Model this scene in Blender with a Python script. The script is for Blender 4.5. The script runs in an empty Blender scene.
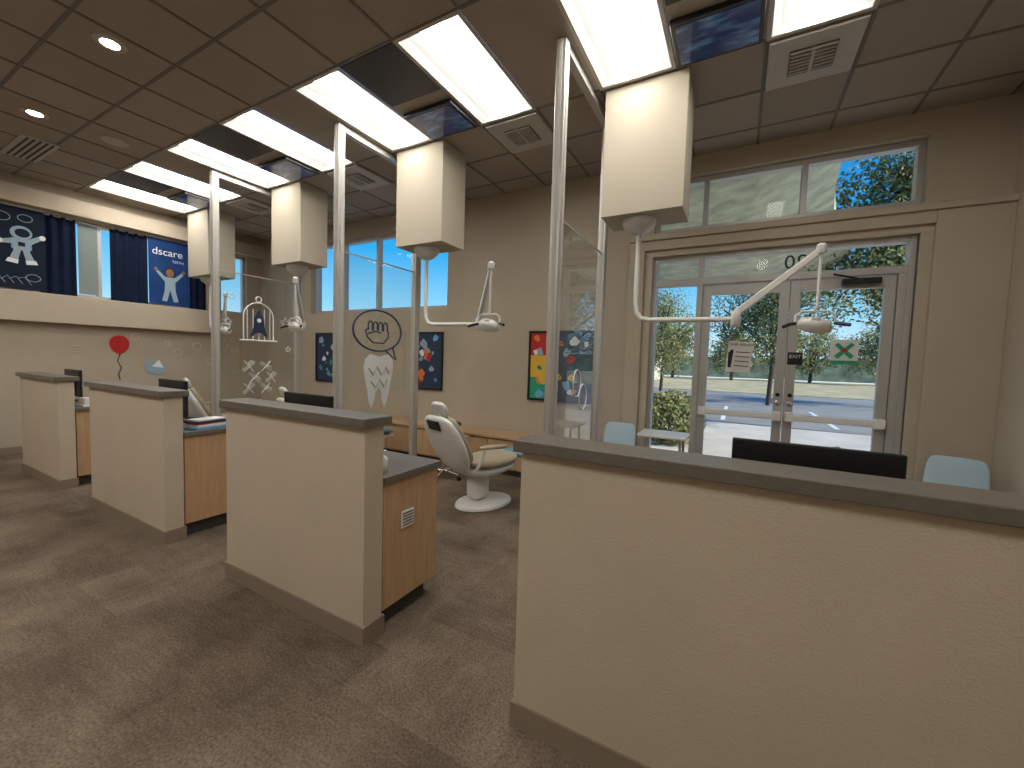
import bpy, bmesh, math, random
from mathutils import Vector, Matrix
random.seed(7)
S=bpy.context.scene
col=S.collection
S.view_settings.view_transform='Standard'
S.view_settings.look='None'
S.view_settings.exposure=0
# ---------------------------------------------------------------- materials
def newmat(name):
    m=bpy.data.materials.new(name);m.use_nodes=True
    nt=m.node_tree;b=nt.nodes['Principled BSDF'];return m,nt,b
def N(nt,t,**kw):
    n=nt.nodes.new(t)
    for k,v in kw.items():setattr(n,k,v)
    return n
def mat(name,c,rough=.6,metal=0,bump=0,bscale=80,var=0,vscale=3,emit=None,es=0,spec=.5,coat=0):
    m,nt,b=newmat(name)
    b.inputs['Base Color'].default_value=(*c,1);b.inputs['Roughness'].default_value=rough
    b.inputs['Metallic'].default_value=metal;b.inputs['Specular IOR Level'].default_value=spec
    b.inputs['Coat Weight'].default_value=coat
    tc=N(nt,'ShaderNodeTexCoord')
    if var:
        n=N(nt,'ShaderNodeTexNoise');n.inputs['Scale'].default_value=vscale;n.inputs['Detail'].default_value=4
        nt.links.new(tc.outputs['Object'],n.inputs['Vector'])
        r=N(nt,'ShaderNodeValToRGB')
        r.color_ramp.elements[0].position=.3;r.color_ramp.elements[1].position=.7
        r.color_ramp.elements[0].color=(*[x*(1-var) for x in c],1);r.color_ramp.elements[1].color=(*[min(1,x*(1+var)) for x in c],1)
        nt.links.new(n.outputs['Fac'],r.inputs[0]);nt.links.new(r.outputs[0],b.inputs['Base Color'])
    if bump:
        n=N(nt,'ShaderNodeTexNoise');n.inputs['Scale'].default_value=bscale;n.inputs['Detail'].default_value=2
        nt.links.new(tc.outputs['Object'],n.inputs['Vector'])
        bp=N(nt,'ShaderNodeBump');bp.inputs['Strength'].default_value=bump;bp.inputs['Distance'].default_value=.01
        nt.links.new(n.outputs['Fac'],bp.inputs['Height']);nt.links.new(bp.outputs[0],b.inputs['Normal'])
    if emit:
        b.inputs['Emission Color'].default_value=(*emit,1);b.inputs['Emission Strength'].default_value=es
    return m
M_wall=mat('wall_paint',(.48,.41,.315),.85,bump=.15,bscale=120,var=.03)
M_half=mat('half_wall_paint',(.56,.475,.365),.8,bump=.25,bscale=150,var=.03)
M_base=mat('rubber_base',(.27,.21,.155),.6)
M_cap=mat('laminate_cap',(.15,.13,.105),.38,var=.12,vscale=60)
M_box=mat('bulkhead_paint',(.46,.405,.315),.85,bump=.1,bscale=120)
M_alu=mat('brushed_aluminium',(.54,.52,.49),.42,metal=.6,var=.04,vscale=20)
M_aluw=mat('storefront_aluminium',(.50,.49,.47),.45,metal=.4)
M_white=mat('white_plastic',(.78,.77,.74),.35)
M_cream=mat('cream_enamel',(.66,.65,.61),.3)
M_black=mat('black_plastic',(.012,.012,.014),.35)
M_dark=mat('dark_toe_kick',(.05,.043,.036),.7)
M_vent=mat('vent_metal',(.52,.49,.44),.5)
M_ventd=mat('vent_slots',(.05,.045,.04),.7)
M_dtile=mat('dark_ceiling_panel',(.035,.03,.027),.5)
M_chrome=mat('chrome',(.8,.8,.8),.15,metal=1)
M_blue=mat('pale_blue_shell',(.40,.53,.62),.4)
M_uph=mat('upholstery_tan',(.45,.38,.27),.6)
M_uphb=mat('upholstery_teal',(.16,.30,.36),.6)
M_navy=mat('curtain_navy',(.006,.013,.040),.85,var=.2,vscale=8,spec=.2)
M_ban=mat('banner_blue',(.014,.055,.20),.7,var=.15,vscale=3,spec=.2)
M_band=mat('banner_dark',(.010,.016,.034),.7,spec=.2)
M_txt=mat('white_vinyl',(.85,.87,.88),.5)
M_blk=mat('black_vinyl',(.01,.01,.012),.5)
M_red=mat('red_vinyl',(.55,.02,.02),.4)
M_grn=mat('green_vinyl',(.03,.35,.2),.5)
M_yel=mat('yellow_vinyl',(.8,.5,.05),.5)
M_orn=mat('orange_vinyl',(.75,.2,.04),.5)
M_lblue=mat('lightblue_vinyl',(.15,.42,.7),.5)
M_lb2=mat('pale_decal_blue',(.33,.45,.53),.6)
M_navyv=mat('navy_vinyl',(.02,.04,.09),.5)
M_paper=mat('paper',(.75,.74,.7),.7)
M_lens=mat('troffer_lens',(.9,.9,.9),.5,emit=(1,.97,.91),es=21)
M_pan=mat('troffer_pan',(.42,.42,.41),.5,emit=(1,.97,.91),es=.42)
M_down=mat('downlight_lens',(.9,.9,.9),.5,emit=(1,.88,.68),es=30)
M_concrete=mat('sidewalk_concrete',(.60,.57,.53),.9,var=.12,vscale=1.2)
M_road=mat('asphalt',(.29,.285,.275),.9,var=.15,vscale=.6)
M_grass=mat('dry_grass',(.50,.43,.24),.95,var=.3,vscale=.7)
M_canopy=mat('canopy_soffit',(.46,.47,.33),.8,var=.28,vscale=3.5,bump=.6,bscale=6)
M_bld=mat('far_building',(.7,.68,.62),.8)
M_hedge=mat('hedge',(.22,.24,.15),.9,var=.5,vscale=.8)
M_bark=mat('bark',(.10,.07,.045),.9)
def leafmat():
    m,nt,b=newmat('leaves');b.inputs['Roughness'].default_value=.7
    g=N(nt,'ShaderNodeNewGeometry');r=N(nt,'ShaderNodeValToRGB')
    e=r.color_ramp.elements;e[0].color=(.07,.11,.04,1);e[1].color=(.42,.34,.10,1)
    x=r.color_ramp.elements.new(.55);x.color=(.18,.22,.08,1)
    nt.links.new(g.outputs['Random Per Island'],r.inputs[0]);nt.links.new(r.outputs[0],b.inputs['Base Color'])
    return m
M_leaf=leafmat()
def woodmat():
    m,nt,b=newmat('maple_wood');b.inputs['Roughness'].default_value=.42
    tc=N(nt,'ShaderNodeTexCoord');mp=N(nt,'ShaderNodeMapping');mp.inputs['Scale'].default_value=(9,9,.9)
    n=N(nt,'ShaderNodeTexNoise');n.inputs['Scale'].default_value=4;n.inputs['Detail'].default_value=6
    r=N(nt,'ShaderNodeValToRGB');r.color_ramp.elements[0].position=.3;r.color_ramp.elements[1].position=.75
    r.color_ramp.elements[0].color=(.47,.29,.155,1);r.color_ramp.elements[1].color=(.56,.37,.21,1)
    nt.links.new(tc.outputs['Object'],mp.inputs[0]);nt.links.new(mp.outputs[0],n.inputs['Vector']);nt.links.new(n.outputs['Fac'],r.inputs[0]);nt.links.new(r.outputs[0],b.inputs['Base Color'])
    return m
M_wood=woodmat()
def glassmat(name,fac,tint=(1,1,1)):
    m=bpy.data.materials.new(name);m.use_nodes=True;nt=m.node_tree;nt.nodes.clear();L=nt.links
    o=N(nt,'ShaderNodeOutputMaterial');mx=N(nt,'ShaderNodeMixShader');t=N(nt,'ShaderNodeBsdfTransparent');g=N(nt,'ShaderNodeBsdfGlossy')
    t.inputs[0].default_value=(*tint,1);g.inputs['Roughness'].default_value=.02
    ge=N(nt,'ShaderNodeNewGeometry');dt=N(nt,'ShaderNodeVectorMath',operation='DOT_PRODUCT')
    L.new(ge.outputs['Normal'],dt.inputs[0]);L.new(ge.outputs['Incoming'],dt.inputs[1])
    ab=N(nt,'ShaderNodeMath',operation='ABSOLUTE');L.new(dt.outputs['Value'],ab.inputs[0])
    om=N(nt,'ShaderNodeMath',operation='SUBTRACT');om.inputs[0].default_value=1;L.new(ab.outputs[0],om.inputs[1])
    pw=N(nt,'ShaderNodeMath',operation='POWER');pw.inputs[1].default_value=5;L.new(om.outputs[0],pw.inputs[0])
    ma=N(nt,'ShaderNodeMath',operation='MULTIPLY_ADD');ma.inputs[1].default_value=.9*fac;ma.inputs[2].default_value=.05*fac;L.new(pw.outputs[0],ma.inputs[0])
    L.new(ma.outputs[0],mx.inputs[0]);L.new(t.outputs[0],mx.inputs[1]);L.new(g.outputs[0],mx.inputs[2]);L.new(mx.outputs[0],o.inputs[0])
    return m
M_glass=glassmat('partition_glass',1.8,(.92,.94,.93))
M_wglass=glassmat('window_glass',.2,(.95,.975,.97))
def translucent(name,c,a):
    m=bpy.data.materials.new(name);m.use_nodes=True;nt=m.node_tree;b=nt.nodes['Principled BSDF']
    b.inputs['Base Color'].default_value=(*c,1);b.inputs['Alpha'].default_value=a;return m
M_frost=translucent('frosted_vinyl',(.80,.82,.80),.75)
def carpet():
    m,nt,b=newmat('carpet_tiles');b.inputs['Roughness'].default_value=.95;b.inputs['Specular IOR Level'].default_value=.15
    L=nt.links
    tc=N(nt,'ShaderNodeTexCoord')
    br=N(nt,'ShaderNodeTexBrick');br.offset=.5
    br.inputs['Scale'].default_value=1;br.inputs['Brick Width'].default_value=.61;br.inputs['Row Height'].default_value=.305;br.inputs['Mortar Size'].default_value=0.0
    br.inputs['Color1'].default_value=(0,0,0,1);br.inputs['Color2'].default_value=(1,1,1,1)
    L.new(tc.outputs['Object'],br.inputs['Vector'])
    def streak(sc):
        q=N(nt,'ShaderNodeMapping');q.inputs['Scale'].default_value=sc;L.new(tc.outputs['Object'],q.inputs[0])
        n=N(nt,'ShaderNodeTexNoise');n.inputs['Scale'].default_value=1;n.inputs['Detail'].default_value=6;n.inputs['Roughness'].default_value=.65
        L.new(q.outputs[0],n.inputs['Vector']);return n
    a=streak((8,26,1));c=streak((26,8,1))
    st=N(nt,'ShaderNodeMath',operation='GREATER_THAN');st.inputs[1].default_value=.5;L.new(br.outputs['Color'],st.inputs[0])
    mx=N(nt,'ShaderNodeMix');mx.data_type='FLOAT'
    L.new(st.outputs[0],mx.inputs[0]);L.new(a.outputs['Fac'],mx.inputs[2]);L.new(c.outputs['Fac'],mx.inputs[3])
    big=N(nt,'ShaderNodeTexNoise');big.inputs['Scale'].default_value=2.0;big.inputs['Detail'].default_value=5;L.new(tc.outputs['Object'],big.inputs['Vector'])
    m1=N(nt,'ShaderNodeMath',operation='MULTIPLY_ADD');m1.inputs[1].default_value=.4;m1.inputs[2].default_value=-.22;L.new(mx.outputs[0],m1.inputs[0])
    m2=N(nt,'ShaderNodeMath',operation='MULTIPLY_ADD');m2.inputs[1].default_value=.14;L.new(br.outputs['Color'],m2.inputs[0]);L.new(m1.outputs[0],m2.inputs[2])
    m3=N(nt,'ShaderNodeMath',operation='MULTIPLY_ADD');m3.inputs[1].default_value=.85;L.new(big.outputs['Fac'],m3.inputs[0]);L.new(m2.outputs[0],m3.inputs[2])
    r=N(nt,'ShaderNodeValToRGB');e=r.color_ramp.elements;e[0].position=.24;e[1].position=.70
    e[0].color=(.098,.072,.051,1);e[1].color=(.245,.190,.140,1)
    L.new(m3.outputs[0],r.inputs[0])
    fn=N(nt,'ShaderNodeTexNoise');fn.inputs['Scale'].default_value=85;fn.inputs['Detail'].default_value=3;L.new(tc.outputs['Object'],fn.inputs['Vector'])
    fr=N(nt,'ShaderNodeMapRange');fr.inputs[1].default_value=.3;fr.inputs[2].default_value=.7;fr.inputs[3].default_value=.62;fr.inputs[4].default_value=1.35;L.new(fn.outputs['Fac'],fr.inputs[0])
    vm=N(nt,'ShaderNodeVectorMath',operation='SCALE');L.new(r.outputs[0],vm.inputs[0]);L.new(fr.outputs[0],vm.inputs['Scale'])
    L.new(vm.outputs[0],b.inputs['Base Color'])
    bp=N(nt,'ShaderNodeBump');bp.inputs['Strength'].default_value=.6;bp.inputs['Distance'].default_value=.01
    L.new(fn.outputs['Fac'],bp.inputs['Height']);L.new(bp.outputs[0],b.inputs['Normal'])
    return m
M_carpet=carpet()
def ceilmat():
    m,nt,b=newmat('ceiling_tile');b.inputs['Roughness'].default_value=.9;L=nt.links
    tc=N(nt,'ShaderNodeTexCoord');n=N(nt,'ShaderNodeTexNoise');n.inputs['Scale'].default_value=120
    L.new(tc.outputs['Object'],n.inputs['Vector'])
    mp=N(nt,'ShaderNodeMapping');mp.inputs['Location'].default_value=(-.05+6.1*3,-2.33+6.1,0);L.new(tc.outputs['Object'],mp.inputs[0])
    br=N(nt,'ShaderNodeTexBrick');br.offset=0;br.inputs['Scale'].default_value=1;br.inputs['Brick Width'].default_value=.61;br.inputs['Row Height'].default_value=.61;br.inputs['Mortar Size'].default_value=0
    br.inputs['Color1'].default_value=(.37,.315,.26,1);br.inputs['Color2'].default_value=(.42,.36,.30,1)
    L.new(mp.outputs[0],br.inputs['Vector'])
    L.new(br.outputs['Color'],b.inputs['Base Color'])
    bp=N(nt,'ShaderNodeBump');bp.inputs['Strength'].default_value=.3;bp.inputs['Distance'].default_value=.01
    L.new(n.outputs['Fac'],bp.inputs['Height']);L.new(bp.outputs[0],b.inputs['Normal'])
    return m
M_ceil=ceilmat()
M_tbar=mat('ceiling_grid_bar',(.18,.155,.13),.6)
def screenmat():
    m,nt,b=newmat('tv_screen');L=nt.links;b.inputs['Roughness'].default_value=.12
    b.inputs['Base Color'].default_value=(.01,.012,.02,1)
    tc=N(nt,'ShaderNodeTexCoord');mp=N(nt,'ShaderNodeMapping');mp.inputs['Scale'].default_value=(3,9,1);n=N(nt,'ShaderNodeTexNoise');n.inputs['Scale'].default_value=1.6;n.inputs['Detail'].default_value=4
    L.new(tc.outputs['Object'],mp.inputs[0]);L.new(mp.outputs[0],n.inputs['Vector']);r=N(nt,'ShaderNodeValToRGB')
    e=r.color_ramp.elements;e[0].position=.48;e[0].color=(.004,.014,.06,1);e[1].position=.78;e[1].color=(.10,.20,.30,1)
    L.new(n.outputs['Fac'],r.inputs[0]);L.new(r.outputs[0],b.inputs['Emission Color']);b.inputs['Emission Strength'].default_value=.5  # bluish sky reflection on the screen, painted in as faint emission
    return m
M_tv=screenmat()
# ---------------------------------------------------------------- helpers
def group(name,loc=(0,0,0),rz=0):
    e=bpy.data.objects.new(name,None);e.empty_display_size=.1;e.location=loc;e.rotation_euler=(0,0,rz);col.objects.link(e);return e
def link(o,parent):
    col.objects.link(o)
    if parent:o.parent=parent
    return o
def meshobj(name,vs,fs,m,parent=None,smooth=False):
    me=bpy.data.meshes.new(name);me.from_pydata([tuple(v) for v in vs],[],fs)
    me.materials.append(m)
    if smooth:
        for p in me.polygons:p.use_smooth=True
    me.update();return link(bpy.data.objects.new(name,me),parent)
def boxes(name,bl,m,parent=None,bevel=0):
    bm=bmesh.new()
    for x0,x1,y0,y1,z0,z1 in bl:
        v=[bm.verts.new((x,y,z)) for x in(x0,x1) for y in(y0,y1) for z in(z0,z1)]
        for f in((0,1,3,2),(4,6,7,5),(0,4,5,1),(2,3,7,6),(0,2,6,4),(1,5,7,3)):bm.faces.new([v[i] for i in f])
    bmesh.ops.recalc_face_normals(bm,faces=bm.faces)
    me=bpy.data.meshes.new(name);bm.to_mesh(me);bm.free();me.materials.append(m)
    o=link(bpy.data.objects.new(name,me),parent)
    if bevel:
        md=o.modifiers.new('bevel','BEVEL');md.width=bevel;md.segments=3;md.limit_method='ANGLE'
    return o
def box(name,x0,x1,y0,y1,z0,z1,m,parent=None,bevel=0):return boxes(name,[(x0,x1,y0,y1,z0,z1)],m,parent,bevel)
def tube(name,pts,r,m,parent=None,closed=False,res=4,smooth=False):
    cu=bpy.data.curves.new(name,'CURVE');cu.dimensions='3D';cu.bevel_depth=r;cu.bevel_resolution=res;cu.use_fill_caps=True
    if smooth:
        sp=cu.splines.new('BEZIER');sp.bezier_points.add(len(pts)-1)
        for b,p in zip(sp.bezier_points,pts):b.co=p;b.handle_left_type=b.handle_right_type='AUTO'
    else:
        sp=cu.splines.new('POLY');sp.points.add(len(pts)-1)
        for b,p in zip(sp.points,pts):b.co=(*p,1)
    sp.use_cyclic_u=closed;cu.materials.append(m)
    return link(bpy.data.objects.new(name,cu),parent)
def lathe(name,prof,m,parent=None,loc=(0,0,0),seg=32,sx=1,sy=1,rot=(0,0,0)):
    vs=[];fs=[]
    for r,z in prof:
        for i in range(seg):
            a=2*math.pi*i/seg;vs.append((r*math.cos(a)*sx,r*math.sin(a)*sy,z))
    for j in range(len(prof)-1):
        for i in range(seg):
            k=(i+1)%seg;fs.append((j*seg+i,j*seg+k,(j+1)*seg+k,(j+1)*seg+i))
    fs.append(tuple(range(seg))[::-1]);fs.append(tuple((len(prof)-1)*seg+i for i in range(seg)))
    o=meshobj(name,vs,fs,m,parent,True);o.location=loc;o.rotation_euler=rot
    md=o.modifiers.new('es','EDGE_SPLIT');md.split_angle=math.radians(40);return o
def slab(name,path,m,parent=None,sub=2):
    """rounded slab lofted in the YZ plane. path: (y,z,width,thick)"""
    vs=[];fs=[];n=len(path)
    for i,(y,z,w,t) in enumerate(path):
        a=path[max(i-1,0)];b=path[min(i+1,n-1)]
        d=Vector((b[0]-a[0],b[1]-a[1])).normalized();nx,nz=-d.y,d.x
        for u,v in((-1,-.5),(-1,.5),(-.6,1),(.6,1),(1,.5),(1,-.5),(.6,-1),(-.6,-1)):
            vs.append((u*w/2,y+nx*v*t/2,z+nz*v*t/2))
    for i in range(n-1):
        for k in range(8):
            q=(k+1)%8;fs.append((i*8+k,i*8+q,(i+1)*8+q,(i+1)*8+k))
    fs.append(tuple(range(8)));fs.append(tuple((n-1)*8+k for k in range(8))[::-1])
    o=meshobj(name,vs,fs,m,parent,True)
    bm=bmesh.new();bm.from_mesh(o.data);bmesh.ops.recalc_face_normals(bm,faces=bm.faces);bm.to_mesh(o.data);bm.free()
    md=o.modifiers.new('s','SUBSURF');md.levels=sub;md.render_levels=sub;return o
def flat(name,pts,axis,val,th,m,parent=None):
    n=len(pts);vs=[]
    for d in(val,val+th):
        for u,v in pts:vs.append((d,u,v) if axis=='x' else (u,d,v))
    fs=[tuple(range(n)),tuple(range(n,2*n))[::-1]]+[(i,(i+1)%n,n+(i+1)%n,n+i) for i in range(n)]
    o=meshobj(name,vs,fs,m,parent)
    bm=bmesh.new();bm.from_mesh(o.data);bmesh.ops.recalc_face_normals(bm,faces=bm.faces);bm.to_mesh(o.data);bm.free();return o
def ell(cu,cv,ru,rv,n=28,a0=0,a1=2*math.pi):
    full=abs(a1-a0-2*math.pi)<1e-6
    return [(cu+ru*math.cos(a0+(a1-a0)*i/(n if full else n-1)),cv+rv*math.sin(a0+(a1-a0)*i/(n if full else n-1))) for i in range(n)]
def line(name,pts,axis,val,r,m,parent=None,closed=False):
    return tube(name,[(val,u,v) if axis=='x' else (u,val,v) for u,v in pts],r,m,parent,closed,1)
def text(name,s,size,loc,rot,m,parent=None,mirror=False,align='CENTER'):
    cu=bpy.data.curves.new(name,'FONT');cu.body=s;cu.size=size;cu.extrude=.001;cu.align_x=align;cu.align_y='CENTER'
    cu.materials.append(m);o=link(bpy.data.objects.new(name,cu),parent);o.location=loc;o.rotation_euler=rot
    if mirror:o.scale=(-1,1,1)
    return o
H=math.pi/2
# ---------------------------------------------------------------- shell
ZC=3.89;YW=5.11;XL=-8.92;XR=1.95
box('floor',XL-.2,XR+.2,-3.2,5.35,-.1,0,M_carpet)
TX=[.05-1.22*k for k in range(0,8)]
cb=[]
xs=[XL-.2]+sorted([v for t in TX for v in(t,t+.61)])+[XR+.2]
cb.append((XL-.2,XR+.2,-3.2,-1.33,ZC,ZC+.1));cb.append((XL-.2,XR+.2,-.11,2.33,ZC,ZC+.1));cb.append((XL-.2,XR+.2,3.55,5.35,ZC,ZC+.1))
for i in range(0,len(xs)-1,2):
    cb.append((xs[i],xs[i+1],2.33,3.55,ZC,ZC+.1));cb.append((xs[i],xs[i+1],-1.33,-.11,ZC,ZC+.1))
boxes('ceiling',cb,M_ceil)
g=group('ceiling_grid')
bars=[]
x=.05-.61*15
while x<XR:
    if x>XL:
        for (a,b) in((-3,-1.33),(-.11,2.33),(3.55,YW)):bars.append((x-.012,x+.012,a,b,ZC-.006,ZC+.001))
    x+=.61
y=2.33-.61*8
while y<YW:
    if not(2.4<y<3.5 or -1.3<y<-.2):bars.append((XL,XR,y-.012,y+.012,ZC-.005,ZC+.001))
    y+=.61
boxes('grid_bars',bars,M_tbar,g)
T=.24
wx0,wx1,wz0,wz1=-7.3,-4.0,2.32,3.62
cx0,cx1,cz0,cz1=-.95,1.40,3.08,3.68
dx0,dx1,dz1=-.95,1.38,2.80
boxes('wall_north',[(XL-.2,wx0,YW,YW+T,0,ZC),(wx0,wx1,YW,YW+T,0,wz0),(wx0,wx1,YW,YW+T,wz1,ZC),(wx1,cx0,YW,YW+T,0,ZC),
 (cx0,cx1,YW,YW+T,cz1,ZC),(cx0,cx1,YW,YW+T,dz1,cz0),(cx1,XR+.2,YW,YW+T,0,ZC)],M_wall)
boxes('trim_1',[(-1.22,-1.04,YW-.07,YW,0,2.98),(1.47,XR,YW-.07,YW,0,2.98),(-1.04,1.47,YW-.07,YW,2.87,2.98),(-1.22,XR,YW-.1,YW,2.98,3.04)],M_wall,bevel=.006)
boxes('trim_2',[(-1.04,-.95,YW-.03,YW,0,2.8),(1.38,1.47,YW-.03,YW,0,2.8),(-1.04,1.47,YW-.03,YW,2.8,2.87)],M_wall,bevel=.004)
boxes('wall_west',[(XL-.2,XL,-3.2,.6,0,ZC),(XL-.2,XL,.6,4.8,0,2.3),(XL-.2,XL,.6,4.8,3.47,ZC),(XL-.2,XL,4.1,4.3,2.3,3.47),(XL-.2,XL,4.8,YW+T,0,ZC)],M_wall)
box('trim_3',XL,XL+.14,-3,4.12,1.88,2.3,M_half,bevel=.008)
box('trim_4',XL,XL+.12,-3,YW,3.50,3.74,M_half,bevel=.008)
boxes('wall_east',[(XR,XR+.2,-3.2,YW+T,0,ZC)],M_wall)
boxes('wall_south',[(XL-.2,XR+.2,-3.2,-3.0,0,ZC)],M_wall)
box('baseboard_west',XL,XL+.012,-3,YW,0,.1,M_base)
boxes('baseboard_north',[(XL,-1.22,YW-.012,YW,0,.1)],M_base)
box('baseboard_east',XR-.012,XR,-3,YW-.08,0,.1,M_base)
# ---------------------------------------------------------------- windows
def pane(name,bl,m,parent):
    """single sheets; tuple=(axis,val,u0,u1,z0,z1)"""
    vs=[];fs=[]
    for ax,v,u0,u1,z0,z1 in bl:
        i=len(vs)
        for u,z in((u0,z0),(u1,z0),(u1,z1),(u0,z1)):vs.append((v,u,z) if ax=='x' else (u,v,z))
        fs.append((i,i+1,i+2,i+3))
    return meshobj(name,vs,fs,m,parent)
def window(name,x0,x1,z0,z1,mull,y=YW+.08,w=.055,glass=M_wglass,frame=M_aluw):
    g=group(name)
    b=[(x0,x0+w,y,y+.1,z0,z1),(x1-w,x1,y,y+.1,z0,z1),(x0+w,x1-w,y,y+.1,z0,z0+w),(x0+w,x1-w,y,y+.1,z1-w,z1)]
    for m in mull:b.append((m-w/2,m+w/2,y,y+.1,z0+w,z1-w))
    boxes('frame',b,frame,g,bevel=.004)
    pane('glass',[('y',y+.048,x0+w,x1-w,z0+w,z1-w)],glass,g)
    return g
window('window_1',wx0,wx1,wz0,wz1,[-6.47,-5.6,-4.72])
window('window_2',cx0,cx1,cz0,cz1,[-.42,.49])
gw=group('window_3')
fb=[]
for (a,b) in((.6,4.1),(4.3,4.8)):
    fb+=[(XL-.14,XL-.06,a,a+.05,2.3,3.47),(XL-.14,XL-.06,b-.05,b,2.3,3.47),(XL-.14,XL-.06,a,b,2.3,2.35),(XL-.14,XL-.06,a,b,3.42,3.47)]
fb+=[(XL-.14,XL-.06,m-.025,m+.025,2.35,3.42) for m in(1.5,2.6,3.3)]
boxes('frame',fb,M_aluw,gw)
pane('glass',[('x',XL-.1,.65,4.05,2.35,3.42),('x',XL-.1,4.35,4.75,2.35,3.42)],M_wglass,gw)
g=group('window_4')
y0=YW+.03;y1=YW+.15
boxes('frame',[(dx0,dx0+.05,y0,y1,0,dz1),(dx1-.05,dx1,y0,y1,0,dz1),(dx0+.05,dx1-.05,y0,y1,dz1-.05,dz1),(dx0+.05,dx1-.05,y0,y1,2.46,2.53),(-.46,-.40,y0,y1,0,2.46),(-.46,-.40,y0,y1,2.53,dz1-.05),
 (dx0+.05,-.46,y0,y1,0,.1),(1.27,1.33,y0,y1,0,2.46)],M_aluw,g,bevel=.004)
pane('glass',[('y',y0+.05,dx0+.05,-.46,.1,2.46),('y',y0+.05,dx0+.05,-.46,2.53,dz1-.05),('y',y0+.05,-.40,dx1-.05,2.53,dz1-.05)],M_wglass,g)
text('address_number','20',.20,(.46,y0+.045,2.64),(H,0,0),M_blk,g,mirror=True)
for i,(a,b) in enumerate(((-.395,.428),(.436,1.265))):
    d=group('door_%d'%(i+1));w=.085
    yy=YW+.06
    boxes('frame',[(a,a+w,yy,yy+.05,.01,2.45),(b-w,b,yy,yy+.05,.01,2.45),(a+w,b-w,yy,yy+.05,2.34,2.45),(a+w,b-w,yy,yy+.05,.01,.26)],M_aluw,d,bevel=.004)
    pane('glass',[('y',yy+.025,a+w,b-w,.26,2.34)],M_wglass,d)
    box('push_bar',a+.06,b-.06,yy-.085,yy-.03,1.0,1.065,M_white,d,bevel=.012)
    boxes('push_bar_ends',[(a+.015,a+.09,yy-.09,yy,.985,1.08),(b-.09,b-.015,yy-.09,yy,.985,1.08)],M_white,d,bevel=.01)
    hx=b-.05 if i==0 else a+.05
    tube('pull_handle',[(hx,yy+.05,.9),(hx,yy+.12,.92),(hx,yy+.12,1.28),(hx,yy+.05,1.3)],.013,M_chrome,d)
    lathe('lock_cylinder',[(.025,0),(.025,.012),(.012,.016)],M_chrome,d,(hx,yy,1.17),20,rot=(H,0,0))
    lathe('lock_cylinder',[(.02,0),(.02,.012),(.01,.016)],M_black,d,(hx,yy,1.26),20,rot=(H,0,0))
    if i==1:
        box('door_closer',b-.42,b-.12,yy-.07,yy-.005,2.37,2.43,M_black,d,bevel=.01)
        tube('closer_arm',[(b-.3,yy-.04,2.43),(b-.5,yy-.12,2.47)],.01,M_black,d)
def sign(name,x0,x1,z0,z1,tilt=0,m=None):
    g=group(name,((x0+x1)/2,YW+.057,(z0+z1)/2));g.rotation_euler=(0,tilt,0)
    w=(x1-x0)/2;h=(z1-z0)/2
    box('sheet',-w,w,0,.003,-h,h,m or M_paper,g);return g,w,h
s,w,h=sign('door_notice',-.12,.12,1.48,1.82,.06)
text('heading','TEAR AWAY',.043,(0,-.003,h-.035),(H,0,0),M_blk,s)
for k in range(4):
    box('rule',-.04,.10,-.003,-.001,.05-.05*k,.058-.05*k,M_blk,s)
flat('arrow',[(-.1,-.12),(-.07,-.12),(-.06,.07),(-.08,.08),(-.11,.04)],'y',-.003,.002,M_blk,s)
s,w,h=sign('exit_sign',.445,.575,1.58,1.71,0,M_blk)
text('lettering','EXIT',.05,(0,-.003,.02),(H,0,0),M_txt,s)
s,w,h=sign('green_cross_poster',.80,1.02,1.60,1.84)
flat('stroke_a',[(-.08,.07),(-.05,.09),(.08,-.04),(.05,-.07)],'y',-.003,.002,M_grn,s)
flat('stroke_b',[(.05,.09),(.08,.07),(-.05,-.07),(-.08,-.04)],'y',-.0035,.002,M_grn,s)
box('hub',-.02,.02,-.006,-.004,0,.03,M_red,s)
box('footer',-.11,.11,-.003,-.001,-.12,-.085,M_grn,s)
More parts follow.
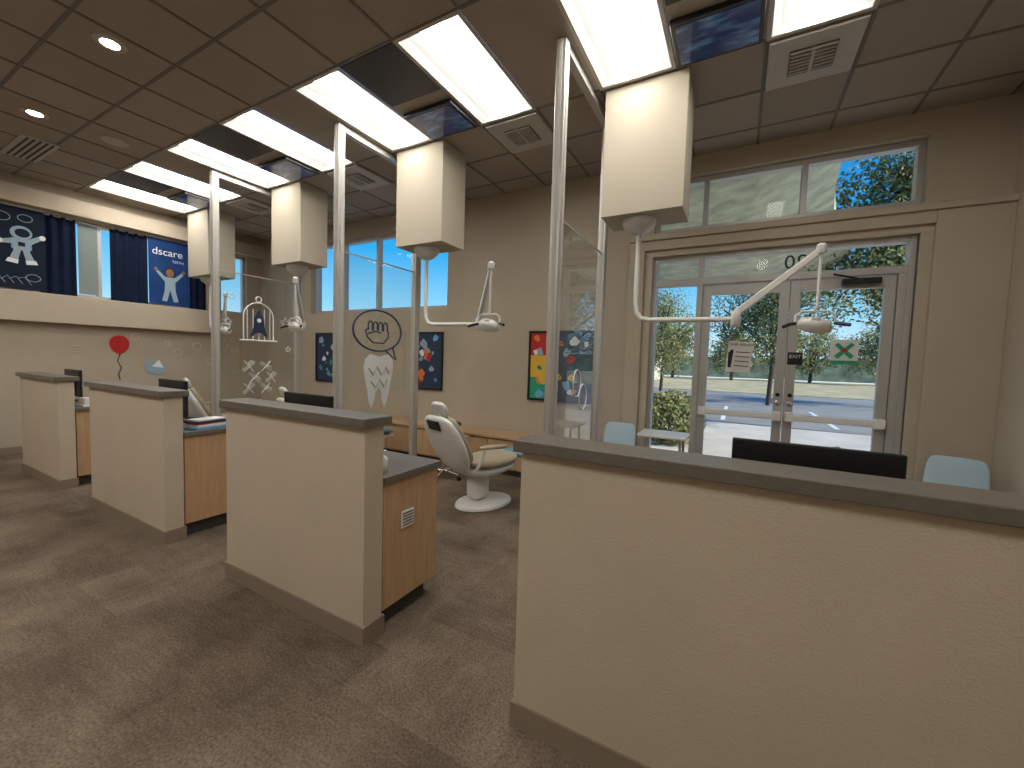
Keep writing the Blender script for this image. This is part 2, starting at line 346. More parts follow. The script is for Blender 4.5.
# ---------------------------------------------------------------- half walls with cabinets
HW=[(-.755,.85),(-2.99,-1.66),(-5.41,-3.89),(-7.62,-6.30)]
for a,b in HW:
    g=group('half_wall')
    box('partition',a,b,1.47,1.60,0,1.165,M_half,g,bevel=.006)
    box('cap',a-.025,b+.025,1.44,1.635,1.165,1.213,M_cap,g,bevel=.005)
    boxes('base_strip',[(a-.01,b+.01,1.46,1.47,0,.1),(a-.01,b+.01,1.60,1.61,0,.1),(a-.01,a,1.47,1.60,0,.1),(b,b+.01,1.47,1.60,0,.1)],M_base,g)
    c=group('workstation_cabinet')
    box('carcass',a+.02,b-.01,1.61,2.06,.11,.835,M_wood,c,bevel=.003)
    box('toe_kick',a+.04,b-.05,1.61,2.0,0,.11,M_dark,c)
    box('countertop',a,b+.01,1.602,2.09,.835,.872,M_cap,c,bevel=.004)
    n=3;wd=(b-a-.03)/n
    for k in range(n):
        box('door_panel',a+.025+wd*k,a+.015+wd*(k+1),2.06,2.078,.12,.825,M_wood,c,bevel=.002)
        tube('pull',[(a+.06+wd*k,2.08,.7),(a+.06+wd*k,2.10,.7),(a+.06+wd*k,2.10,.8),(a+.06+wd*k,2.08,.8)],.005,M_chrome,c)
    if b==-1.66:
        box('end_grille',b-.01,b+.0,1.745,1.845,.535,.635,M_white,c,bevel=.003)
        for k in range(5):box('grille_slot',b+.0,b+.002,1.755,1.835,.55+.017*k,.556+.017*k,M_ventd,c)
    mx={-.755:.25,-2.99:-2.62,-5.41:-4.60,-7.62:-7.18}[a]
    m=group('desktop_monitor',(mx,1.80,.873))
    box('screen_housing',-.255,.255,0,.03,.06,.385,M_black,m,bevel=.006)
    box('back_bulge',-.13,.13,-.025,0,.13,.31,M_black,m,bevel=.012)
    box('neck',-.03,.03,-.03,0,.01,.2,M_black,m,bevel=.004)
    box('foot',-.11,.11,-.09,.08,0,.012,M_black,m,bevel=.004)
    k=group('keyboard',(mx,2.0,.873));box('tray',-.2,.2,-.06,.06,0,.014,M_black,k,bevel=.004);box('keys',-.19,.19,-.05,.05,.014,.02,M_dark,k)
g=group('stack_of_books',(-4.0,1.82,.873),.2)
zz=0
for i,(m,w,d,h) in enumerate(((M_lblue,.08,.14,.02),(M_paper,.08,.13,.02),(M_red,.07,.13,.012),(M_navyv,.08,.14,.018),(M_paper,.07,.12,.012))):
    box('book',-w,w,-d,d,zz,zz+h,m,g,bevel=.003);zz+=h
g=group('paper_tray',(-6.45,1.82,.873));box('tray',-.12,.12,-.15,.15,0,.02,M_white,g,bevel=.004);box('sheets',-.1,.1,-.13,.13,.02,.09,M_paper,g)
g=group('soap_dispenser',(-1.78,1.70,.873))
lathe('bottle',[(.028,0),(.032,.01),(.032,.07),(.02,.085),(.01,.09),(.01,.105)],M_white,g)
tube('spout',[(0,0,.1),(0,0,.12),(.035,0,.12)],.005,M_chrome,g)
# ---------------------------------------------------------------- glass partitions
for i in range(3):
    X=-1.25-2.44*i
    g=group('glass_partition',(X,0,0))
    for yy in(2.9,4.06):
        box('post',-.038,.038,yy-.04,yy+.04,0,ZC-.01,M_alu,g,bevel=.006)
        boxes('post_groove',[(-.042,-.038,yy-.012,yy+.012,.0,ZC-.02),(.038,.042,yy-.012,yy+.012,0,ZC-.02),(-.012,.012,yy-.044,yy-.04,0,ZC-.02)],M_vent,g)
    pane('glass_pane',[('x',0,2.94,4.02,.12,2.62)],M_glass,g)
    boxes('pane_edge',[(-.006,.006,2.94,4.02,2.615,2.628)],M_alu,g)
    box('lower_rail',-.025,.025,2.94,4.02,.05,.12,M_alu,g)
    box('head_rail',-.03,.03,2.94,4.02,ZC-.07,ZC-.01,M_alu,g)
# ---------------------------------------------------------------- ceiling bulkheads & operatory lamps
def lamp(name,X,j1,j2,rz=0):
    mx,my=X+.29,3.785
    g=group(name,(mx,my,0))
    lathe('mount_dish',[(.03,2.68),(.07,2.70),(.13,2.745),(.145,2.785),(.145,2.809)],M_cream,g)
    tube('drop_tube',[(0,0,2.72),(0,0,2.1),(.012,0,2.0),(.05*j1[0]/.8,.05*j1[1],1.945),(.12*j1[0]/.8,.12*j1[1],1.93),(j1[0],j1[1],1.92)],.022,M_cream,g,smooth=False,res=6)
    lathe('elbow',[(.03,1.86),(.038,1.87),(.038,1.97),(.03,1.99)],M_cream,g,(j1[0],j1[1],0))
    a=Vector((j1[0],j1[1],1.97));b=Vector((j2[0],j2[1],2.42))
    d=(b-a).normalized();side=d.cross(Vector((0,0,1))).normalized();up=side.cross(d)
    vs=[]
    for p,wv,hv in((a,.022,.03),(b,.018,.025)):
        for s1,s2 in((-1,-1),(1,-1),(1,1),(-1,1)):vs.append(p+side*s1*wv+up*s2*hv)
    o=meshobj('balance_arm',vs,[(0,1,2,3),(7,6,5,4),(0,4,5,1),(1,5,6,2),(2,6,7,3),(3,7,4,0)],M_cream,g)
    md=o.modifiers.new('b','BEVEL');md.width=.01;md.segments=3
    lathe('arm_cap',[(.03,2.39),(.034,2.40),(.034,2.45),(.02,2.465)],M_cream,g,(j2[0],j2[1],0))
    hx=j2[0];hy=j2[1]
    tube('yoke_rod',[(hx,hy,2.42),(hx,hy,2.0),(hx-.02,hy,1.97)],.012,M_cream,g)
    tube('yoke_fork',[(hx-.13,hy,1.88),(hx-.13,hy,1.94),(hx-.09,hy,1.97),(hx+.07,hy,1.97),(hx+.11,hy,1.94),(hx+.11,hy,1.88)],.009,M_cream,g)
    h=lathe('lamp_head',[(.02,.055),(.05,.05),(.085,.025),(.10,-.01),(.10,-.03),(.07,-.03),(.02,-.015)],M_cream,g,(hx-.01,hy,1.87),32,1.15,.6,rot=(.9,.2,0))
    h2=lathe('reflector',[(.088,-.025),(.075,-.036)],M_chrome,g,(hx-.01,hy,1.87),32,1.15,.6,rot=(.9,.2,0))
    box('switch_box',hx-.04,hx+.02,hy-.05,hy+.0,1.86,1.92,M_vent,g,bevel=.008)
    tube('handle',[(hx-.13,hy-.0,1.88),(hx-.17,hy-.03,1.87),(hx-.21,hy-.06,1.85)],.013,M_black,g)
    tube('handle',[(hx+.11,hy-.0,1.88),(hx+.15,hy-.03,1.87),(hx+.19,hy-.06,1.86)],.013,M_black,g)
    return g
LP=[((.80,0),(1.33,0)),((.76,0),(1.17,-.43)),((.5,-.25),(.95,-.65)),((.62,-.1),(1.1,-.3))]
for i in range(4):
    X=-1.13-2.44*i
    g=group('ceiling_bulkhead',(X,3.58,0))
    box('housing',0,.67,0,.42,2.81,ZC-.008,M_box,g,bevel=.004)
    lamp('dental_operatory_light',X,*LP[i])
# ---------------------------------------------------------------- ceiling fixtures
def troffer(x,y):
    g=group('ceiling_troffer',(x,y,ZC));W,L=.61,1.22
    boxes('rim',[(0,.03,0,L,-.01,-.002),(W-.03,W,0,L,-.01,-.002),(.03,W-.03,0,.03,-.01,-.002),(.03,W-.03,L-.03,L,-.01,-.002)],M_vent,g)
    vs=[];fs=[];n=10
    for j,yy in enumerate((.02,L-.02)):
        for k in range(n+1):
            u=k/n;xx=.02+(W-.04)*u;zz=.003+.075*math.sin(math.pi*u)**.6
            vs.append((xx,yy,zz))
    for k in range(n):fs.append((k,k+1,n+2+k,n+1+k))
    fs.append(tuple(range(n+1)));fs.append(tuple(range(n+1,2*n+2)))
    meshobj('pan',vs,fs,M_pan,g,False)
    vs=[];fs=[];n=10
    for yy in(.05,L-.05):
        for k in range(n+1):
            a=math.pi*k/n;vs.append((W/2-.11*math.cos(a),yy,.05-.042*math.sin(a)))
    for k in range(n):fs.append((k,k+1,n+2+k,n+1+k))
    fs.append(tuple(range(n+1)));fs.append(tuple(range(n+1,2*n+2)))
    meshobj('lens_basket',vs,fs,M_lens,g,False)
for x in TX:
    troffer(x,2.33);troffer(x,-1.33)  # second row, unseen behind the camera, is added to light the half-wall fronts
for X,Y in((-4.38,1.36),(-6.36,1.39),(-2.4,1.36),(-.4,1.36)):
    g=group('recessed_downlight',(X,Y,ZC))
    lathe('trim_ring',[(.075,-.001),(.10,-.001),(.10,-.012),(.078,-.016)],M_vent,g)
    lathe('lens',[(.075,-.004),(.075,-.012),(.05,-.018)],M_down,g)
g=group('ceiling_speaker',(-6.35,2.0,ZC));lathe('grille',[(.11,-.001),(.125,-.004),(.12,-.012),(.09,-.016)],M_vent,g)
def vent(x,y,s=.61):
    g=group('ceiling_vent',(x,y,ZC))
    box('plate',.02,s-.02,.02,s-.02,-.025,-.001,M_vent,g,bevel=.01)
    box('slot_field',.16,s-.16,.16,s-.16,-.030,-.02,M_ventd,g)
    b=[]
    for k in range(7):
        yy=.165+.04*k
        for (a,c) in((.165,s/2-.01),(s/2+.01,s-.165)):b.append((a,c,yy,yy+.014,-.042,-.028))
    b.append((s/2-.01,s/2+.01,.16,s-.16,-.042,-.028))
    boxes('louvres',b,M_vent,g)
for x in(.05,-2.39,-4.83,-7.27):vent(x,3.56)
g=group('ceiling_air_return',(-8.0,1.45,ZC))
box('plate',0,.9,0,.3,-.02,-.001,M_vent,g,bevel=.005)
boxes('slots',[(.03,.87,.04+.05*k,.06+.05*k,-.024,-.019) for k in range(5)],M_ventd,g)
for i in range(4):
    X=-.56-2.44*i
    box('ceiling_dark_panel',X+.015,X+.595,2.345,2.925,ZC-.008,ZC-.001,M_dtile)
    g=group('ceiling_television',(X,2.94,ZC))
    box('housing',.02,.59,.12,.57,-.04,-.001,M_black,g,bevel=.006)
    box('screen',.05,.56,.15,.54,-.044,-.04,M_tv,g)
# ---------------------------------------------------------------- back bench & wall art
g=group('storage_bench')
box('carcass',-8.6,-2.3,4.70,5.09,.08,.49,M_wood,g)
box('top',-8.62,-2.28,4.66,5.09,.49,.53,M_wood,g,bevel=.006)
box('toe_kick',-8.58,-2.34,4.74,5.08,0,.08,M_dark,g)
for k in range(10):
    a=-8.59+.63*k;box('door_panel',a+.008,a+.622,4.68,4.70,.1,.475,M_wood,g,bevel=.003)
def frame(name,x0,x1,z0,z1,bg):
    g=group(name,(x0,YW,z0));w=x1-x0;h=z1-z0
    boxes('frame',[(0,.03,-.03,0,0,h),(w-.03,w,-.03,0,0,h),(.03,w-.03,-.03,0,0,.03),(.03,w-.03,-.03,0,h-.03,h)],M_black,g,bevel=.004)
    box('print',.03,w-.03,-.012,-.002,.03,h-.03,bg,g);return g,w,h
def cellart(g,w,h,seed,pal,n=14):
    R=random.Random(seed)
    for k in range(n):
        u=R.uniform(.08,w-.08);v=R.uniform(.09,h-.09);r=R.uniform(.025,.06);m=R.choice(pal)
        pts=[(u+r*(1+.25*math.sin(a*2+k))*math.cos(a),v+r*(1+.2*math.cos(3*a+k))*math.sin(a)) for a in[2*math.pi*i/16 for i in range(16)]]
        pts=[(min(max(p[0],.035),w-.035),min(max(p[1],.035),h-.035)) for p in pts]
        flat('motif',pts,'y',-.0135-.0002*k,.001,m,g)
        if k%3==0:
            flat('eye',ell(u-.012,v,.008,.008,10),'y',-.019,.001,M_blk,g);flat('eye',ell(u+.012,v,.008,.008,10),'y',-.019,.001,M_blk,g)
g,w,h=frame('framed_poster',-4.68,-4.05,1.03,1.95,M_navyv);cellart(g,w,h,3,[M_red,M_lblue,M_txt,M_orn,M_lb2],22)
g,w,h=frame('framed_poster',-2.55,-1.62,1.0,1.95,M_navyv)
box('panel_red',.03,.42,-.0126,-.012,.62,h-.03,M_red,g);box('panel_yellow',.03,.42,-.0126,-.012,.32,.62,M_yel,g);box('panel_green',.03,.42,-.0126,-.012,.03,.32,M_grn,g)
cellart(g,w,h,5,[M_red,M_lblue,M_txt,M_orn,M_grn,M_yel,M_lb2],30)
g,w,h=frame('framed_poster',-7.12,-6.5,1.03,1.95,M_navyv);cellart(g,w,h,9,[M_grn,M_lblue,M_txt,M_lb2],18)
# ---------------------------------------------------------------- decals on glass
gx=-3.69+.008
g=group('fist_speech_bubble_decal')
line('bubble_outline',ell(3.44,1.83,.36,.235,40),'x',gx,.011,M_navyv,g,True)
line('tail',[(3.54,1.61),(3.72,1.50),(3.66,1.66)],'x',gx,.011,M_navyv,g)
for k in range(4):line('finger',[(3.29+.075*k,1.83),(3.29+.075*k,1.90),(3.305+.075*k,1.93),(3.335+.075*k,1.93),(3.35+.075*k,1.90),(3.35+.075*k,1.83)],'x',gx,.009,M_navyv,g)
line('thumb_palm',[(3.29,1.85),(3.25,1.82),(3.28,1.75),(3.36,1.69),(3.52,1.69),(3.59,1.76),(3.59,1.84)],'x',gx,.009,M_navyv,g)
line('thumb',[(3.29,1.79),(3.38,1.82),(3.48,1.81)],'x',gx,.009,M_navyv,g)
g=group('tooth_decal')
flat('tooth',[(3.25,1.50),(3.32,1.56),(3.40,1.545),(3.46,1.53),(3.53,1.55),(3.60,1.56),(3.67,1.50),(3.68,1.40),(3.65,1.28),(3.62,1.15),(3.58,1.0),(3.54,.93),(3.51,1.0),(3.49,1.12),(3.45,1.17),(3.41,1.12),(3.38,1.0),(3.34,.93),(3.31,1.0),(3.28,1.15),(3.25,1.28),(3.23,1.40)],'x',gx-.002,.003,M_frost,g)
line('zigzag',[(3.30,1.40),(3.36,1.33),(3.42,1.42),(3.49,1.32),(3.55,1.42),(3.61,1.34)],'x',gx+.003,.010,M_wall,g)
line('zigzag',[(3.33,1.25),(3.40,1.18),(3.46,1.27),(3.53,1.18),(3.58,1.26)],'x',gx+.003,.009,M_wall,g)
gx=-6.13+.008
g=group('rocket_birdcage_decal')
line('cage_dome',[(3.25,1.72)]+[(3.46+.21*math.cos(a),2.05+.2*math.sin(a)) for a in[math.pi-math.pi*i/14 for i in range(15)]]+[(3.67,1.72)],'x',gx,.008,M_txt,g)
line('ring',ell(3.46,2.30,.04,.04,14),'x',gx,.008,M_txt,g,True)
for k in range(5):line('bar',[(3.30+.08*k,1.72),(3.30+.08*k,2.16)],'x',gx,.005,M_txt,g)
line('cage_base',[(3.2,1.71),(3.72,1.71)],'x',gx,.014,M_txt,g)
flat('rocket',[(3.38,1.78),(3.42,1.82),(3.50,1.82),(3.54,1.78),(3.58,1.76),(3.54,1.9),(3.53,2.03),(3.46,2.16),(3.39,2.03),(3.38,1.9),(3.34,1.76)],'x',gx+.004,.003,M_navyv,g)
flat('porthole',ell(3.46,2.0,.03,.03,14),'x',gx+.008,.002,M_txt,g)
g=group('crossed_brush_decal')
for (u,v,rt) in((3.32,1.34,.7),(3.56,1.34,-.7),(3.40,1.18,-.75),(3.64,1.18,.7),(3.32,1.02,.75),(3.56,1.02,-.7)):
    c_,s_=math.cos(rt),math.sin(rt);l=.10
    for o_ in(-.014,.014):line('brush_handle',[(u-l*c_-o_*s_,v-l*s_+o_*c_),(u+l*c_-o_*s_,v+l*s_+o_*c_)],'x',gx,.004,M_txt,g)
    hx_,hy_=u+l*c_*.8,v+l*s_*.8
    line('brush_head',[(hx_-.04*s_,hy_+.04*c_),(hx_-.04*s_-.06*c_,hy_+.04*c_-.06*s_),(hx_-.06*c_,hy_-.06*s_)],'x',gx,.006,M_txt,g)
    c2,s2=math.cos(rt+H),math.sin(rt+H)
    line('pick',[(u-l*c2,v-l*s2),(u+l*c2,v+l*s2)],'x',gx,.005,M_txt,g)
g=group('star_decal')
for (u,v,r) in((3.86,2.0,.09),(3.05,1.95,.06),(3.1,2.3,.05),(3.9,1.6,.05)):
    line('star',[(u+r*(1 if i%2==0 else .42)*math.sin(math.pi*i/5),v+r*(1 if i%2==0 else .42)*math.cos(math.pi*i/5)) for i in range(10)],'x',gx,.005,M_txt,g,True)
gx=-1.25+.008
g=group('loop_decal')
for (u,v) in((3.45,1.35),(3.62,1.22)):line('loop',ell(u,v,.10,.12,20),'x',gx,.005,M_txt,g,True)
wx=XL+.002
g=group('balloon_decal')
flat('balloon',[(2.80+.125*math.cos(a)*(1+.12*math.sin(a)),1.60+.15*math.sin(a)) for a in[2*math.pi*i/28 for i in range(28)]],'x',wx,.006,M_red,g)
flat('knot',[(2.78,1.43),(2.82,1.43),(2.80,1.46)],'x',wx,.006,M_red,g)
line('string',[(2.80,1.43),(2.77,1.33),(2.82,1.22),(2.78,1.12),(2.80,1.02)],'x',wx+.005,.006,M_blk,g)
g=group('bird_decal')
flat('body',ell(3.28,1.20,.15,.09,22),'x',wx,.006,M_lb2,g);flat('head',ell(3.17,1.29,.07,.06,18),'x',wx+.001,.006,M_lb2,g)
flat('beak',[(3.11,1.31),(3.04,1.29),(3.11,1.27)],'x',wx,.006,M_yel,g);flat('wing',[(3.22,1.24),(3.32,1.36),(3.38,1.22)],'x',wx+.002,.006,M_txt,g)
g=group('bubble_decals')
for (u,v,r) in((3.6,1.5,.06),(3.0,1.75,.05),(3.9,1.62,.07),(2.3,1.5,.06),(4.1,1.35,.05),(3.45,1.65,.04)):line('bubble',ell(u,v,r,r,20),'x',wx+.003,.003,M_txt,g,True)
# ---------------------------------------------------------------- curtains & banners
def curtain(name,y0,y1,m):
    g=group(name);n=60;vs=[];fs=[]
    for j,z in enumerate((2.31,3.46)):
        for k in range(n+1):
            u=y0+(y1-y0)*k/n;vs.append((XL-.035+.018*math.sin(u*52),u,z))
    for k in range(n):fs.append((k,k+1,n+2+k,n+1+k))
    meshobj('drape',vs,fs,m,g,True);tube('rod',[(XL-.035,y0,3.455),(XL-.035,y1,3.455)],.009,M_alu,g)
curtain('curtain',2.72,3.2,M_navy);curtain('curtain',3.8,4.08,M_navy);curtain('curtain',1.95,2.33,M_navy);curtain('curtain',.62,1.4,M_navy)
g=group('outside_view_panel');box('view_sheet',XL-.05,XL-.045,2.36,2.58,2.36,3.42,mat('outside_view_tone',(.24,.29,.28),.8),g);tube('view_sheet_tube',[(XL-.05,2.36,3.44),(XL-.05,2.58,3.44)],.02,M_alu,g)  # grey-green panel added to stand in for the view through the window
def banner(name,y0,y1,m,z0=2.33,z1=3.47):
    g=group(name);box('sheet',XL+.0,XL+.006,y0,y1,z0,z1,m,g);tube('top_rail',[(XL+.005,y0,z1),(XL+.005,y1,z1)],.012,M_alu,g);return g
R90=(H,0,H)
def astro(g,cy,cz,s,m,x):
    flat('backpack',[(cy-.12*s,cz+.10*s),(cy+.12*s,cz+.10*s),(cy+.12*s,cz-.08*s),(cy-.12*s,cz-.08*s)],'x',x,.002,M_lblue,g)
    flat('helmet',ell(cy,cz+.20*s,.13*s,.12*s,22),'x',x,.003,m,g)
    flat('visor',ell(cy+.01,cz+.20*s,.09*s,.075*s,18),'x',x+.003,.002,M_band,g)
    flat('torso',[(cy-.09*s,cz+.10*s),(cy+.09*s,cz+.10*s),(cy+.10*s,cz-.1*s),(cy-.10*s,cz-.1*s)],'x',x+.001,.003,m,g)
    flat('chest_pack',[(cy-.04*s,cz+.04*s),(cy+.04*s,cz+.04*s),(cy+.04*s,cz-.03*s),(cy-.04*s,cz-.03*s)],'x',x+.005,.002,M_band,g)
    for a in(-1,1):
        up=.10 if a>0 else -.05
        flat('arm',[(cy+a*.08*s,cz+.10*s),(cy+a*.22*s,cz+(.10+up)*s),(cy+a*.24*s,cz+(.03+up)*s),(cy+a*.09*s,cz+.0*s)],'x',x,.003,m,g)
        flat('glove',ell(cy+a*.25*s,cz+(.07+up)*s,.04*s,.045*s,12),'x',x+.001,.003,M_txt,g)
        flat('leg',[(cy+a*.01*s,cz-.1*s),(cy+a*.09*s,cz-.1*s),(cy+a*.15*s,cz-.27*s),(cy+a*.05*s,cz-.29*s)],'x',x,.003,m,g)
        flat('boot',[(cy+a*.04*s,cz-.27*s),(cy+a*.16*s,cz-.25*s),(cy+a*.19*s,cz-.32*s),(cy+a*.05*s,cz-.34*s)],'x',x+.001,.003,M_txt,g)
b=banner('hanging_banner',1.3,2.0,M_band)
astro(b,1.78,2.95,.8,M_lb2,XL+.007)
for u,v,r in((1.6,3.3,.06),(1.88,2.5,.05),(1.82,3.32,.05)):line('doodle',ell(u,v,r*1.4,r,16),'x',XL+.009,.005,M_lb2,b,True)
for k in range(4):line('doodle',[(1.5+.08*k,2.42+.02*k),(1.56+.08*k,2.5),(1.62+.08*k,2.40)],'x',XL+.009,.004,M_lb2,b)
b=banner('hanging_banner',3.2,3.8,M_ban)
text('lettering','dscare',.17,(XL+.009,3.47,3.24),R90,M_txt,b)
text('small_lettering','TEETH',.06,(XL+.009,3.62,3.10),R90,M_txt,b)
skin=mat('printed_skin',(.28,.14,.08),.6);hair=mat('printed_hair',(.02,.015,.012),.6)
X_=XL+.007;cy,cz=3.5,2.72
flat('hair',ell(cy,cz+.19,.085,.09,20),'x',X_,.002,hair,b)
flat('face',ell(cy,cz+.175,.06,.07,20),'x',X_+.002,.002,skin,b)
flat('torso',[(cy-.08,cz+.10),(cy+.08,cz+.10),(cy+.075,cz-.02),(cy+.08,cz-.14),(cy-.08,cz-.14),(cy-.075,cz-.02)],'x',X_,.003,M_lb2,b)
for a in(-1,1):
    flat('arm',[(cy+a*.07,cz+.10),(cy+a*.17,cz+.20),(cy+a*.20,cz+.17),(cy+a*.08,cz+.02)],'x',X_,.003,M_lb2,b)
    flat('hand',ell(cy+a*.20,cz+.215,.028,.032,12),'x',X_,.003,skin,b)
    flat('leg',[(cy+a*.005,cz-.14),(cy+a*.08,cz-.14),(cy+a*.12,cz-.32),(cy+a*.05,cz-.33)],'x',X_,.003,M_lb2,b)
# ---------------------------------------------------------------- dental chairs
def dchair(X,Y,rz):
    g=group('dental_chair',(X,Y,0),rz)
    lathe('base_plate',[(.30,0),(.31,.01),(.30,.035),(.24,.055),(.1,.07)],M_white,g,(0,.06,0),40,.78,1.1)
    slab('pedestal',[(-.02,.06,.22,.26),(-.03,.2,.18,.22),(-.02,.34,.22,.28)],M_white,g)
    slab('seat_shell',[(-.30,.42,.34,.10),(-.1,.38,.44,.12),(.2,.39,.44,.12),(.42,.42,.38,.08)],M_white,g)
    slab('seat_cushion',[(-.27,.50,.40,.10),(-.05,.465,.50,.11),(.2,.475,.50,.11),(.42,.50,.46,.10)],M_uph,g)
    slab('leg_cushion',[(.38,.50,.44,.09),(.6,.485,.40,.08),(.82,.45,.36,.07),(.90,.44,.28,.05)],M_uphb,g)
    slab('back_cushion',[(-.24,.50,.40,.10),(-.32,.62,.48,.10),(-.40,.78,.50,.09),(-.48,.94,.40,.08),(-.50,.98,.30,.06)],M_uph,g)
    slab('back_shell',[(-.27,.40,.36,.10),(-.39,.60,.56,.12),(-.475,.77,.60,.12),(-.555,.93,.48,.09),(-.575,.99,.30,.05)],M_white,g)
    slab('headrest_stem',[(-.51,.90,.08,.02),(-.545,1.02,.07,.02)],M_chrome,g,1)
    slab('headrest',[(-.50,.97,.18,.05),(-.525,1.03,.25,.08),(-.555,1.09,.23,.07),(-.57,1.12,.14,.04)],M_cream,g)
    o=box('back_hatch',-.09,.09,-.01,.01,-.05,.05,M_black,g,bevel=.008);o.location=(0,-.60,.90);o.rotation_euler=(.42,0,0)
    for s in(-1,1):
        tube('armrest_bracket',[(s*.25,-.28,.45),(s*.31,-.26,.55),(s*.31,-.22,.66)],.018,M_white,g)
        slab('armrest',[(-.30,.69,.07,.04),(-.1,.68,.08,.045),(.1,.67,.07,.04)],M_uph,g).location.x=s*.31
    box('toe_board',-.15,.15,.72,.88,.37,.40,M_white,g,bevel=.01)
    return g
for k in(0,1,2):
    dchair(-2.33-2.44*k,3.6,math.radians(-16))
def stool(X,Y):
    g=group('operator_stool',(X,Y,0))
    lathe('seat',[(.12,.47),(.18,.475),(.19,.5),(.18,.535),(.1,.545)],M_black,g)
    lathe('gas_column',[(.03,.1),(.03,.3),(.02,.3),(.02,.47)],M_chrome,g,seg=16)
    for i in range(5):
        a=2*math.pi*i/5;tube('base_leg',[(0,0,.11),(.25*math.cos(a),.25*math.sin(a),.075)],.016,M_chrome,g)
        lathe('castor',[(.02,-.012),(.028,-.01),(.028,.01),(.02,.012)],M_black,g,(.25*math.cos(a),.25*math.sin(a),.03),14,rot=(H,0,a))
    tube('back_ring',[(.2*math.cos(a),.2*math.sin(a),.7) for a in[math.pi*i/10 for i in range(11)]],.02,M_black,g)
    tube('back_stem',[(0,.1,.48),(0,.22,.5),(0,.2,.7)],.012,M_chrome,g)
stool(-3.25,4.15);stool(-5.7,4.15)
def chair(X,Y,rz):
    g=group('plastic_chair',(X,Y,0),rz)
    slab('seat',[(-.2,.43,.38,.02),(0,.41,.42,.02),(.2,.43,.40,.02)],M_blue,g)
    slab('backrest',[(.2,.44,.34,.02),(.245,.56,.38,.02),(.28,.72,.38,.02),(.305,.83,.34,.02),(.31,.85,.26,.015)],M_blue,g)
    for s in(-1,1):
        tube('leg_frame',[(s*.2,-.2,0),(s*.18,-.17,.41),(s*.18,.17,.41),(s*.2,.24,0)],.011,M_chrome,g)
    return g
chair(1.52,4.43,math.radians(-20))
chair(1.04,4.42,math.radians(60))
chair(-1.17,4.5,0)
g=group('side_table',(-.66,4.6,0))
box('top',-.24,.24,-.2,.2,.78,.81,M_white,g,bevel=.008)
for a in(-.2,.2):
    for b_ in(-.16,.16):tube('leg',[(a,b_,0),(a*.9,b_*.9,.78)],.014,M_alu,g)
# ---------------------------------------------------------------- exterior
box('exterior_sidewalk',-40,40,5.37,13,-.16,-.03,M_concrete)
box('exterior_road',-80,80,13,30,-.16,-.06,M_road)
box('exterior_grass',-120,120,30,68,-.16,-.03,M_grass)
g=group('parking_stripes');boxes('stripes',[(-20+2.8*k,-19.88+2.8*k,14,19,-.06,-.055) for k in range(16)],M_txt,g)
def tree(X,Y,h,r,n=2600,seed=1,tr=.12,z=-.06,ls=1):
    g=group('tree',(X,Y,z));R=random.Random(seed)
    tube('trunk',[(0,0,0),(.08,0,h*.3),(-.05,.05,h*.6),(0,0,h*.85)],tr,M_bark,g)
    for k in range(6):
        a=R.uniform(0,6.28);z=h*R.uniform(.35,.6);tube('branch',[(0,0,z),(r*.35*math.cos(a),r*.35*math.sin(a),z+h*.12),(r*.7*math.cos(a),r*.7*math.sin(a),z+h*.25)],tr*.35,M_bark,g)
    bl=[]
    for k in range(22):
        a=R.uniform(0,6.28);q=R.uniform(0,r*.8);bl.append((q*math.cos(a),q*math.sin(a),h*R.uniform(.36,.92),r*R.uniform(.28,.48)))
    vs=[];fs=[]
    for k in range(n):
        bx,by,bz,br=R.choice(bl)
        d=Vector((R.gauss(0,1),R.gauss(0,1),R.gauss(0,1))).normalized()*br*R.uniform(.4,1.05)
        c=Vector((bx,by,bz))+d
        u=Vector((R.gauss(0,1),R.gauss(0,1),R.gauss(0,1))).normalized();v=u.orthogonal().normalized();s=R.uniform(.035,.085)*ls
        i=len(vs);vs+=[c-u*s,c+v*s*.6,c+u*s,c-v*s*.6];fs.append((i,i+1,i+2,i+3))
    meshobj('foliage',vs,fs,M_leaf,g)
tree(3.2,13.2,7.6,2.4,16000,2,.09)
tree(1.2,21,6.2,2.8,15000,4,.09)
tree(-4.2,27,6,3.0,14000,5,.1)
tree(7.0,24,6,2.8,9000,6,.1)
tree(-10,29,6,3,4500,8,.1)
for k in range(11):
    tree(-34+7*k+random.uniform(-2,2),60+random.uniform(-2,2),6.0,4,4000,20+k,.2,-.03,2.2)
g=group('shrub',(-1.15,8.7,-.03));R=random.Random(3);vs=[];fs=[]
for k in range(2600):
    d=Vector((R.gauss(0,1),R.gauss(0,1),R.gauss(0,1))).normalized()*R.uniform(.3,.55);c=Vector((d.x*1.2,d.y,max(.08,.5+d.z*1.1)))
    u=Vector((R.gauss(0,1),R.gauss(0,1),R.gauss(0,1))).normalized();v=u.orthogonal().normalized();s=.045;i=len(vs)
    vs+=[c-u*s,c+v*s*.6,c+u*s,c-v*s*.6];fs.append((i,i+1,i+2,i+3))
meshobj('foliage',vs,fs,M_leaf,g)
box('exterior_hedge',-90,90,74,75,-.05,3.2,M_hedge)
g=group('exterior_building',(-16,45,-.01));box('walls',-8,8,0,6,0,3.2,M_bld,g);box('roof',-8.3,8.3,-.3,6.3,3.2,3.5,M_road,g)
boxes('glazing',[(-7+2.4*k,-5.6+2.4*k,-.05,0,.9,2.3) for k in range(6)],M_navyv,g)
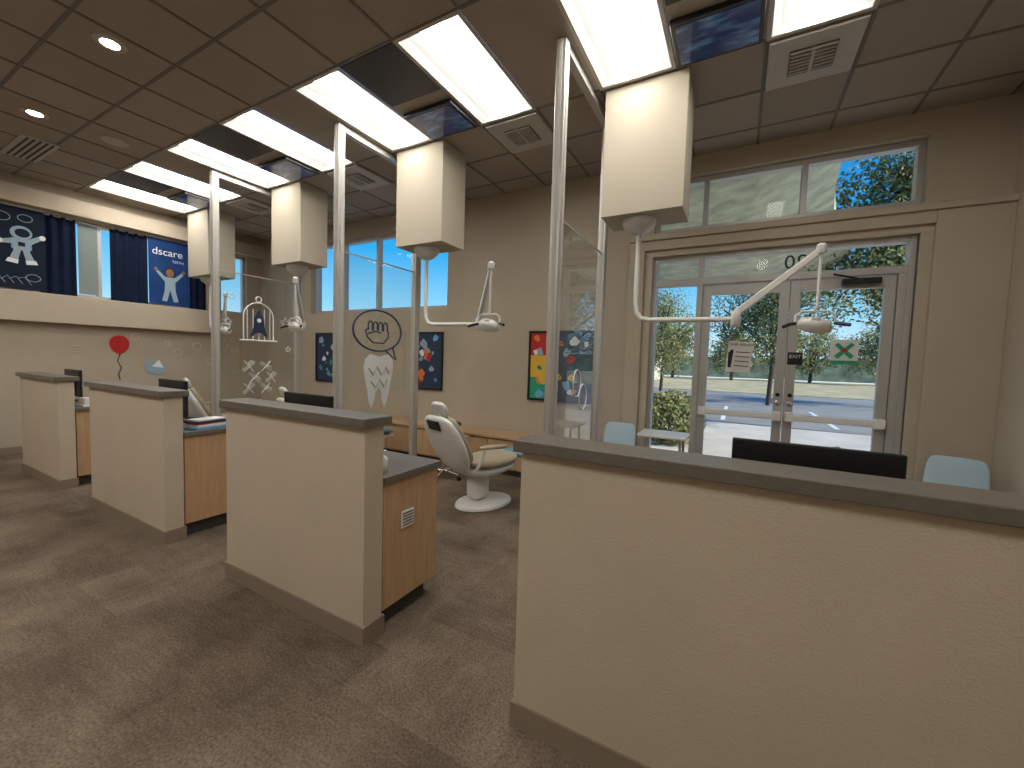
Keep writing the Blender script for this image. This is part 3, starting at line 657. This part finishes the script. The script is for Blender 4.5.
# entrance canopy: slab whose right-hand edge sweeps upward in a curve
g=group('entrance_canopy')
vs=[];fs=[];ny=8;nx=12
def edge(t):return 1.0+.05*t+1.2*t*t
for th_ in(0,.28):
    for j in range(ny+1):
        t=j/ny;yv=5.45+7.45*t;xe=edge(t)
        for i in range(nx+1):
            s_=i/nx;xv=-4.5+(xe+4.5)*s_
            lift=.5*max(0,(s_-.7)/.3)**2
            vs.append((xv,yv,3.85+th_+lift))
a0=(nx+1)*(ny+1)
for j in range(ny):
    for i in range(nx):
        k=j*(nx+1)+i;fs.append((k,k+nx+1,k+nx+2,k+1));fs.append((a0+k,a0+k+1,a0+k+nx+2,a0+k+nx+1))
for j in range(ny):
    for i in(0,nx):
        k=j*(nx+1)+i;fs.append((k,k+nx+1,a0+k+nx+1,a0+k))
for i in range(nx):
    for j in(0,ny):
        k=j*(nx+1)+i;fs.append((k,k+1,a0+k+1,a0+k))
meshobj('slab',vs,fs,M_canopy,g,False)
for X in(-4.1,):lathe('column',[(.18,0),(.18,3.87)],M_concrete,g,(X,11.2,-.02),24)
# ---------------------------------------------------------------- sky and sun
w=bpy.data.worlds.new('sky');S.world=w;w.use_nodes=True;nt=w.node_tree
bg=nt.nodes['Background'];tc=N(nt,'ShaderNodeTexCoord');sp=N(nt,'ShaderNodeSeparateXYZ');r=N(nt,'ShaderNodeValToRGB')
nt.links.new(tc.outputs['Generated'],sp.inputs[0]);nt.links.new(sp.outputs['Z'],r.inputs[0]);nt.links.new(r.outputs[0],bg.inputs[0])
e=r.color_ramp.elements;e[0].position=0;e[0].color=(.68,.82,.92,1);e[1].position=.45;e[1].color=(.010,.17,.56,1)
x=e.new(.12);x.color=(.24,.58,.84,1)
x=e.new(.24);x.color=(.03,.36,.76,1)
bg.inputs[1].default_value=1.25
sd=bpy.data.lights.new('sun','SUN');sd.energy=5;sd.angle=.01;sd.color=(1,.93,.80)
so=bpy.data.objects.new('sun',sd);col.objects.link(so)
so.rotation_euler=Vector((.80,-.06,.60)).to_track_quat('Z','Y').to_euler()
# ---------------------------------------------------------------- camera
th,pi_,ro=math.radians(28.80),math.radians(3.22),math.radians(1.77)
F=Vector((-math.sin(th)*math.cos(pi_),math.cos(th)*math.cos(pi_),-math.sin(pi_)))
Rr=Vector((math.cos(th),math.sin(th),0));U=Rr.cross(F)
R2=Rr*math.cos(ro)+U*math.sin(ro);U2=U*math.cos(ro)-Rr*math.sin(ro)
mw=Matrix((R2,U2,-F)).transposed().to_4x4();mw.translation=Vector((0,0,1.53))
cd=bpy.data.cameras.new('camera');cd.sensor_width=36;cd.lens=410*36/1024;cd.clip_start=.05;cd.clip_end=300
co=bpy.data.objects.new('camera',cd);col.objects.link(co);co.matrix_world=mw;S.camera=co
